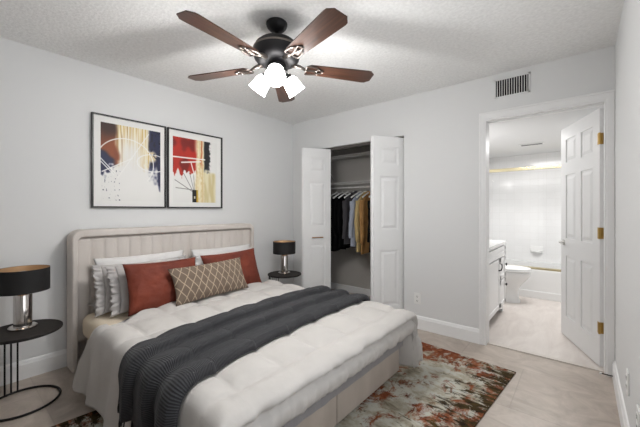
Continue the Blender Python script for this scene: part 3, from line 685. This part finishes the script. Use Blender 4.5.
def duvet(x, t, y, s, sg, relief=1.0):
    """x,y flat position; t overhang past the foot, s overhang past the side (sg -1 near, +1 far)"""
    fx, fz = interp(FOOT, t) if t > 0 else (0, 0)
    sy, sz = interp(SIDE, s) if s > 0 else (0, 0)
    X = x + fx; Y = y + sg*sy; Z = TOPZ - (fz**4 + sz**4)**.25 if (fz and sz) else TOPZ + fz + sz
    if sg > 0: Y -= sy*.35
    if t > 0 and s > 0:
        k = math.sqrt(t*s)*.04; X += k*.8; Y += sg*k*.35
    hx = x + t; hy = y + sg*s
    # quilted puffs
    px = abs(math.sin(PI*(hx-XF+.05)/PC)) if hx < XF-.05 else min(1, (hx-XF+.05)/.06)
    py = abs(math.sin(PI*(hy-YA-.10)/.262))
    puff = (px**.42)*((py**.45) if hx < XF-.05 else .75+.25*py)*(.050 if hx < XF-.05 else .03) - .024 + .006*fbm(hx*6, hy*6, 2) + .005*fbm(hx*16, hy*16, 4)
    xa = throw_x(hy); puff = puff*relief*(1 - .78*sstep(xa-.05, xa+.04, hx)*(1-sstep(xa+TWD-.04, xa+TWD+.05, hx)))
    flat = 1.0 if (t <= 0 and s <= 0) else max(0, 1-max(t/.06, s/.14))
    Z += puff*(flat*.75+.0) 
    side_out = (1-flat)
    if s > 0:
        rip = .016*math.sin(hx*19+2.2*fbm(hx*3, 0, 1))*sstep(.1, .4, s) + .012*fbm(hx*9, s*5, 6) + (px**.5)*.012*sstep(.5, .1, s)
        Y += sg*rip*side_out
        Z += .012*fbm(hx*4, 3, 9)*sstep(.25, .42, s)
    if t > 0:
        X += (.012*fbm(hy*8, t*8, 3) + (.013*fbm(hy*22, t*8, 5) + .007*fbm(hy*46, t*12, 7))*sstep(.09, .13, t) + .010*py**.5*(1 if t < .11 else 0))*side_out
        Z += .006*fbm(hy*5, 1, 8)*sstep(.05, .2, t)
    return Vector((X, Y, Z))
def duvet_ab(hx, hy, relief=1.0):
    t = max(0, hx-XF); x = min(hx, XF)
    if hy < YA: return duvet(x, t, YA, YA-hy, -1, relief)
    if hy > YC: return duvet(x, t, YC, hy-YC, 1, relief)
    return duvet(x, t, hy, 0, 1, relief)
XH = -2.47
duv_m = mat('duvet_cotton', (194, 190, 186), .9, bump=(14, .25, .01), sheen=.15)
NA, NB = 150, 190
def head_hem(hy):
    return -2.33 - .25*min(1, (YA-hy)/.43) if hy < YA else -2.33 - .20*sstep(YA, YA+.45, hy)
def fduv(u, v):
    hy = (YA-LS) + (YC-YA+2*LS)*v
    xh = head_hem(hy) + .015*fbm(v*6, 0, 1)
    hx = xh + (XF+LF-xh)*u
    p = duvet_ab(hx, hy)
    if u < .03: p.z -= .02*(1-u/.03)**2 if YA < hy < YC else 0
    return p
o = obj('duvet', grid(B(), NA, NB, fduv), duv_m, smooth=True, mods=[('SOLIDIFY', dict(thickness=.026, offset=-1 ))])
tag(o, 'puffy off-white quilted duvet spread over the bed', 'duvet')
# grey blanket between mattress and duvet: shows at the head end and under the foot hem
gb_m = mat('grey_blanket_satin', (142, 140, 142), .5, bump=(30, .4, .006), sheen=.2)
def fblk(u, v):
    hy_ = YA-.015 + min(max(-.10 + (YC-YA+.01+.20)*v, 0), YC-YA+.01)
    x0, x1 = head_hem(max(hy_, YA))-.13, -1.03
    L = (x1-x0) + .21; s = u*L; vy = -.10 + (YC-YA+.01+.20)*v
    y = YA-.015 + min(max(vy, 0), YC-YA+.01); oy = max(0, -vy) + max(0, vy-(YC-YA+.01)); sg = -1 if vy < 0 else 1
    x = x0 + min(s, x1-x0) - (.0 if oy else 0); of = max(0, s-(x1-x0))
    z = .441 - max(of, oy)
    xx = x + (.014*sstep(0, .05, of) if of > 0 else 0) + .006*fbm(y*14, of*9, 2)*(of > 0.03)
    yy = y + (sg*.012*sstep(0, .05, oy) if oy > 0 else 0)
    if of <= 0 and oy <= 0: z += .003*fbm(x*8, y*8, 3)
    return Vector((xx, yy, z))
o = obj('blanket', grid(B(), 70, 90, fblk), gb_m, smooth=True)
tag(o, 'smooth grey blanket showing beneath the duvet hem', 'blanket')
# throw
def throw_mat():
    m = mat('charcoal_knit', (58, 58, 60), .95, sheen=.1, spec=.2); nt = m.node_tree; bs = nt.nodes['Principled BSDF']
    uv = N(nt, 'UVMap'); wv = N(nt, 'TexWave', bands_direction='Y', Scale=46.0, Distortion=.25, Detail=1.0); nt.links.new(uv.outputs[0], wv.inputs['Vector'])
    r = N(nt, 'ValToRGB'); r.color_ramp.elements[0].color = lin((44, 44, 46)); r.color_ramp.elements[1].color = lin((68, 68, 71)); nt.links.new(wv.outputs['Color'], r.inputs[0]); nt.links.new(r.outputs[0], bs.inputs['Base Color'])
    bp = N(nt, 'Bump', Strength=.6, Distance=.003); nt.links.new(wv.outputs['Fac'], bp.inputs['Height']); nt.links.new(bp.outputs[0], bs.inputs['Normal'])
    return m
thr_m = throw_mat()
tthing = thing('throw_blanket', 'charcoal ribbed throw laid across the bed with a fringed end', 'throw', (0, 0, 0))
def throw_pt(u, v):
    hy = TY0 + (TY1-TY0)*v
    hx = throw_x(hy) + TWD*u + .012*fbm(v*9, u*2, 3)
    e = .01; q = lambda a, c: duvet_ab(a, c)
    p = q(hx, hy); n = (q(hx+e, hy)-q(hx-e, hy)).cross(q(hx, hy+e)-q(hx, hy-e))
    n = n.normalized() if n.length > 1e-9 else Vector((0, 0, 1))
    k = (u*3) % 1 if u < 1 else 1
    lay = .010 + .040*sstep(0, .8, k)*(1-sstep(.94, 1, k)) + .005*fbm(hy*5, u*6, 4)
    return p + n*lay
o = obj('cloth', grid(B(), 91, 230, throw_pt, uvs=lambda u, v: (u*TWD, v*(TY1-TY0))), thr_m, tthing, smooth=True, mods=[('SOLIDIFY', dict(thickness=.006, offset=1))])
b = B()
for k in range(64):
    u = (k+.5)/64; p = throw_pt(u, 0); L = .05+.02*random.random(); dx = random.uniform(-.008, .008)
    tube(b, [p + Vector((0, -.002, .006)), p + Vector((dx*.5, -.007, -L*.5)), p + Vector((dx, -.005+random.uniform(-.004, .004), -L))], [.0035, .003, .002], 5)
obj('fringe', b, thr_m, tthing)

# ------------------------------------------------------------------ pillows
def pillow_bm(w_, h_, t_, seed, pinch=.07, crumple=.016, n=44, flat=.62):
    b = B(); vs = {}
    for sgn in (1, -1):
        V = [[None]*n for _ in range(n)]
        for i in range(n):
            for j in range(n):
                u = -1+2*i/(n-1); v = -1+2*j/(n-1); edge = i in (0, n-1) or j in (0, n-1)
                if edge and sgn == -1: V[i][j] = vs[(i, j)]; continue
                x = u*(1-pinch*(1-v*v)*abs(u)**3*0 - pinch*(1-abs(v)**2.2)*abs(u)**6)*w_/2
                y = v*(1-pinch*(1-abs(u)**2.2)*abs(v)**6)*h_/2
                z = sgn*t_/2*((1-abs(u)**2.6)*(1-abs(v)**2.6))**flat
                z += crumple*fbm(x*9+seed, y*9, seed)*(1-max(abs(u), abs(v))**8) + crumple*.5*fbm(x*22, y*22+seed, seed)*(1-max(abs(u), abs(v))**8)
                vt = b.verts.new((x, y, z)); V[i][j] = vt
                if edge: vs[(i, j)] = vt
        for i in range(n-1):
            for j in range(n-1): b.faces.new((V[i][j], V[i+1][j], V[i+1][j+1], V[i][j+1]))
    return b
def pmatrix(loc, tilt, yaw=0, roll=0):
    t_ = math.radians(tilt)
    R = Matrix(((0, -math.sin(t_), math.cos(t_)), (1, 0, 0), (0, math.cos(t_), math.sin(t_)))).to_4x4()
    return Matrix.Translation(loc) @ Matrix.Rotation(math.radians(yaw), 4, 'Z') @ R @ Matrix.Rotation(math.radians(roll), 4, 'Z')
def pillow(name, label, loc, tilt, w_, h_, t_, m, group, seed, yaw=0, roll=0, ruffle=None, piping=None, **k):
    o = obj(name, pillow_bm(w_, h_, t_, seed, **k), m, smooth=True); o.matrix_world = pmatrix(loc, tilt, yaw, roll); tag(o, label, 'pillow', group)
    if ruffle:
        for sd in (-1, 1):
            b = B(); rows = []
            for r_ in range(6):
                row = []
                for i in range(60):
                    v = -1 + 2*i/59; f = r_/5; g = 1 - .06*(1-abs(v)**2.2)
                    wob = .012*f*math.sin(i*.8 + seed + 5*fbm(i*.11, 0, seed)) + .022*f*fbm(i*.15, f*2, seed)
                    row.append(Vector((sd*(g*w_/2 - .004 + f*ruffle*(1+.35*fbm(i*.25, 2, seed))), v*h_/2*(1+.05*f), wob)))
                rows.append(row)
            V = [[b.verts.new(p) for p in row] for row in rows]
            for p in range(5):
                for q in range(59): b.faces.new((V[p][q], V[p+1][q], V[p+1][q+1], V[p][q+1]))
            obj('ruffle', b, m, o, smooth=True, mods=[('SOLIDIFY', dict(thickness=.004, offset=0))])
    return o
sham_m = mat('grey_linen_sham', (186, 182, 180), .9, bump=(70, .3, .003)); whp_m = mat('white_pillowcase', (222, 220, 218), .9, bump=(30, .3, .005))
greyp_m = mat('grey_pillowcase', (168, 164, 162), .9, bump=(40, .3, .004))
rust_m = mat('rust_velvet', (122, 50, 27), .75, bump=(20, .6, .012), var=(6, (96, 36, 20)))
def kid_mat():
    m = mat('taupe_lattice', (126, 106, 90), .9); nt = m.node_tree; bs = nt.nodes['Principled BSDF']; tc = N(nt, 'TexCoord'); sp = N(nt, 'SeparateXYZ'); nt.links.new(tc.outputs['Object'], sp.inputs[0])
    def wave(sgn):
        a = N(nt, 'Math', operation='MULTIPLY'); nt.links.new(sp.outputs['Y'], a.inputs[0]); a.inputs[1].default_value = sgn*.62
        s = N(nt, 'Math', operation='ADD'); nt.links.new(sp.outputs['X'], s.inputs[0]); nt.links.new(a.outputs[0], s.inputs[1])
        f = N(nt, 'Math', operation='MULTIPLY'); nt.links.new(s.outputs[0], f.inputs[0]); f.inputs[1].default_value = PI/.064
        c = N(nt, 'Math', operation='SINE'); nt.links.new(f.outputs[0], c.inputs[0]); d = N(nt, 'Math', operation='ABSOLUTE'); nt.links.new(c.outputs[0], d.inputs[0])
        return d.outputs[0]
    mn = N(nt, 'Math', operation='MINIMUM'); nt.links.new(wave(1), mn.inputs[0]); nt.links.new(wave(-1), mn.inputs[1])
    r = N(nt, 'ValToRGB'); r.color_ramp.elements[0].position = .10; r.color_ramp.elements[1].position = .24; r.color_ramp.elements[0].color = lin((176, 158, 136)); r.color_ramp.elements[1].color = lin((112, 97, 84))
    nt.links.new(mn.outputs[0], r.inputs[0]); nt.links.new(r.outputs[0], bs.inputs['Base Color'])
    bp = N(nt, 'Bump', Strength=.4, Distance=.003); bp.invert = True; nt.links.new(mn.outputs[0], bp.inputs['Height']); nt.links.new(bp.outputs[0], bs.inputs['Normal'])
    return m
kid_m = kid_mat()
G = 'pillows piled against the headboard'
pillow('sleeping_pillow', 'flat grey pillow lying lowest against the headboard behind the ruffled shams', (-2.868, 1.06, .492), 89, .70, .17, .10, greyp_m, G, 1.0, crumple=.008)
pillow('sleeping_pillow', 'plain white pillow upright against the headboard, behind the rust cushion on the near lamp side', (-2.882, 1.10, .71), 6, .72, .29, .09, whp_m, G, 2.0, crumple=.01)
pillow('sleeping_pillow', 'plain white pillow upright against the headboard on the small far lamp side', (-2.875, 1.88, .66), 7, .70, .38, .09, whp_m, G, 3.0, crumple=.01)
pillow('ruffled_sham', 'pale grey ruffled sham in the row just in front of the white pillows', (-2.765, 1.07, .635), 15, .62, .36, .09, sham_m, G, 4.0, ruffle=.06, crumple=.01)
pillow('ruffled_sham', 'pale grey ruffled sham directly behind the rust cushion and its lattice neighbour', (-2.668, 1.13, .63), 17, .60, .35, .085, sham_m, G, 5.0, ruffle=.06, crumple=.01)
pillow('ruffled_sham', 'white ruffled sham standing behind the rust cushion nearest the closet', (-2.745, 1.84, .64), 16, .58, .36, .09, whp_m, G, 6.0, ruffle=.05, crumple=.01)
G2 = 'rust velvet cushions on the bed'
pillow('throw_pillow', 'rust velvet square cushion partly covered by the lattice lumbar cushion, on the near lamp side', (-2.545, 1.13, .645), 20, .57, .38, .15, rust_m, G2, 7.0, roll=-1)
pillow('throw_pillow', 'rust velvet square cushion nearest the closet', (-2.60, 1.80, .645), 20, .59, .38, .15, rust_m, G2, 8.0, roll=2, yaw=-4)
pillow('lumbar_pillow', 'taupe lattice-patterned lumbar cushion in front of both rust cushions', (-2.408, 1.455, .645), 24, .68, .295, .13, kid_m, G, 9.0, roll=1.5, crumple=.018)

# ------------------------------------------------------------------ bedside tables and lamps
def side_table(label, loc, rz):
    t = thing('side_table', label, 'side table', loc, rz, group='bedside tables'); TZ, R = .468, .2
    b = B(); lathe(b, [(R-.004, TZ-.018), (R, TZ-.014), (R, TZ-.004), (R-.004, TZ)], seg=64); obj('table_top', b, black_top, t, smooth=40)
    b = B(); tube(b, [(.185*math.cos(2*PI*i/64), .185*math.sin(2*PI*i/64), .0075) for i in range(64)], .007, 10, closed=True); obj('base_ring', b, black_metal, t, smooth=True)
    for k in range(8):
        a = math.radians(181 + k*10); b = B(); tube(b, [(.185*math.cos(a), .185*math.sin(a), .01), (.185*math.cos(a), .185*math.sin(a), TZ-.017)], .005, 8); obj('rod_leg', b, black_metal, t, smooth=True)
    return t
T1 = (-2.738, .325, 0); T2 = (-2.752, 2.632, 0)
t1 = side_table('round black wire-legged side table at the near end of the headboard', T1, 0)
dup(t1, T2, math.radians(-20), 'round black side table in the corner beside the closet door')
gold_in = mat('gold_lining', (186, 158, 126), .4, .6)
shade_bk = mat('black_lampshade', (17, 16, 17), .7, bump=(200, .2, .001))
def table_lamp(label, loc):
    t = thing('table_lamp', label, 'lamp', loc, group='bedside lamps')
    b = B(); lathe(b, [(.07, 0), (.072, .002), (.072, .012), (.066, .017), (.05, .018)], seg=40); obj('base', b, chrome, t, smooth=40)
    b = B(); lathe(b, [(.046, .018), (.046, .30), (.042, .305)], seg=40); obj('column', b, chrome, t, smooth=40)
    b = B(); lathe(b, [(.01, .305), (.01, .345), (.026, .35), (.03, .365), (.01, .368)], seg=20); obj('finial', b, chrome, t, smooth=40)
    b = B(); lathe(b, [(.135, .24), (.135, .385)], seg=56, capb=False, capt=False); sh = obj('lamp_shade', b, shade_bk, t, smooth=True)
    b = B(); lathe(b, [(.1325, .241), (.1325, .384)], seg=56, capb=False, capt=False); obj('shade_lining', b, gold_in, sh, smooth=True)['label'] = 'gold lining inside the shade'
    b = B()
    for k in range(3):
        a = 2*PI*k/3 + .4; tube(b, [(.01*math.cos(a), .01*math.sin(a), .352), (.132*math.cos(a), .132*math.sin(a), .352)], .0022, 6)
    obj('spider', b, gold_in, t)
    return t
l1 = table_lamp('black drum-shade chrome lamp on the table at the headboard\'s near end', (-2.775, .33, .468))
dup(l1, (-2.76, 2.635, .468), .3, 'black drum-shade chrome lamp on the corner table by the closet door')
for p in ((-2.775, .33, .468+.30), (-2.76, 2.635, .468+.30)):
    for z in (.075,):
        l = bpy.data.lights.new('lamp_bulb', 'POINT'); l.energy = LAMPW; l.color = (1, .84, .66); l.shadow_soft_size = .03
        o = bpy.data.objects.new('lamp_bulb', l); C.objects.link(o); o.location = (p[0]+.06, p[1], p[2]+z-.02)
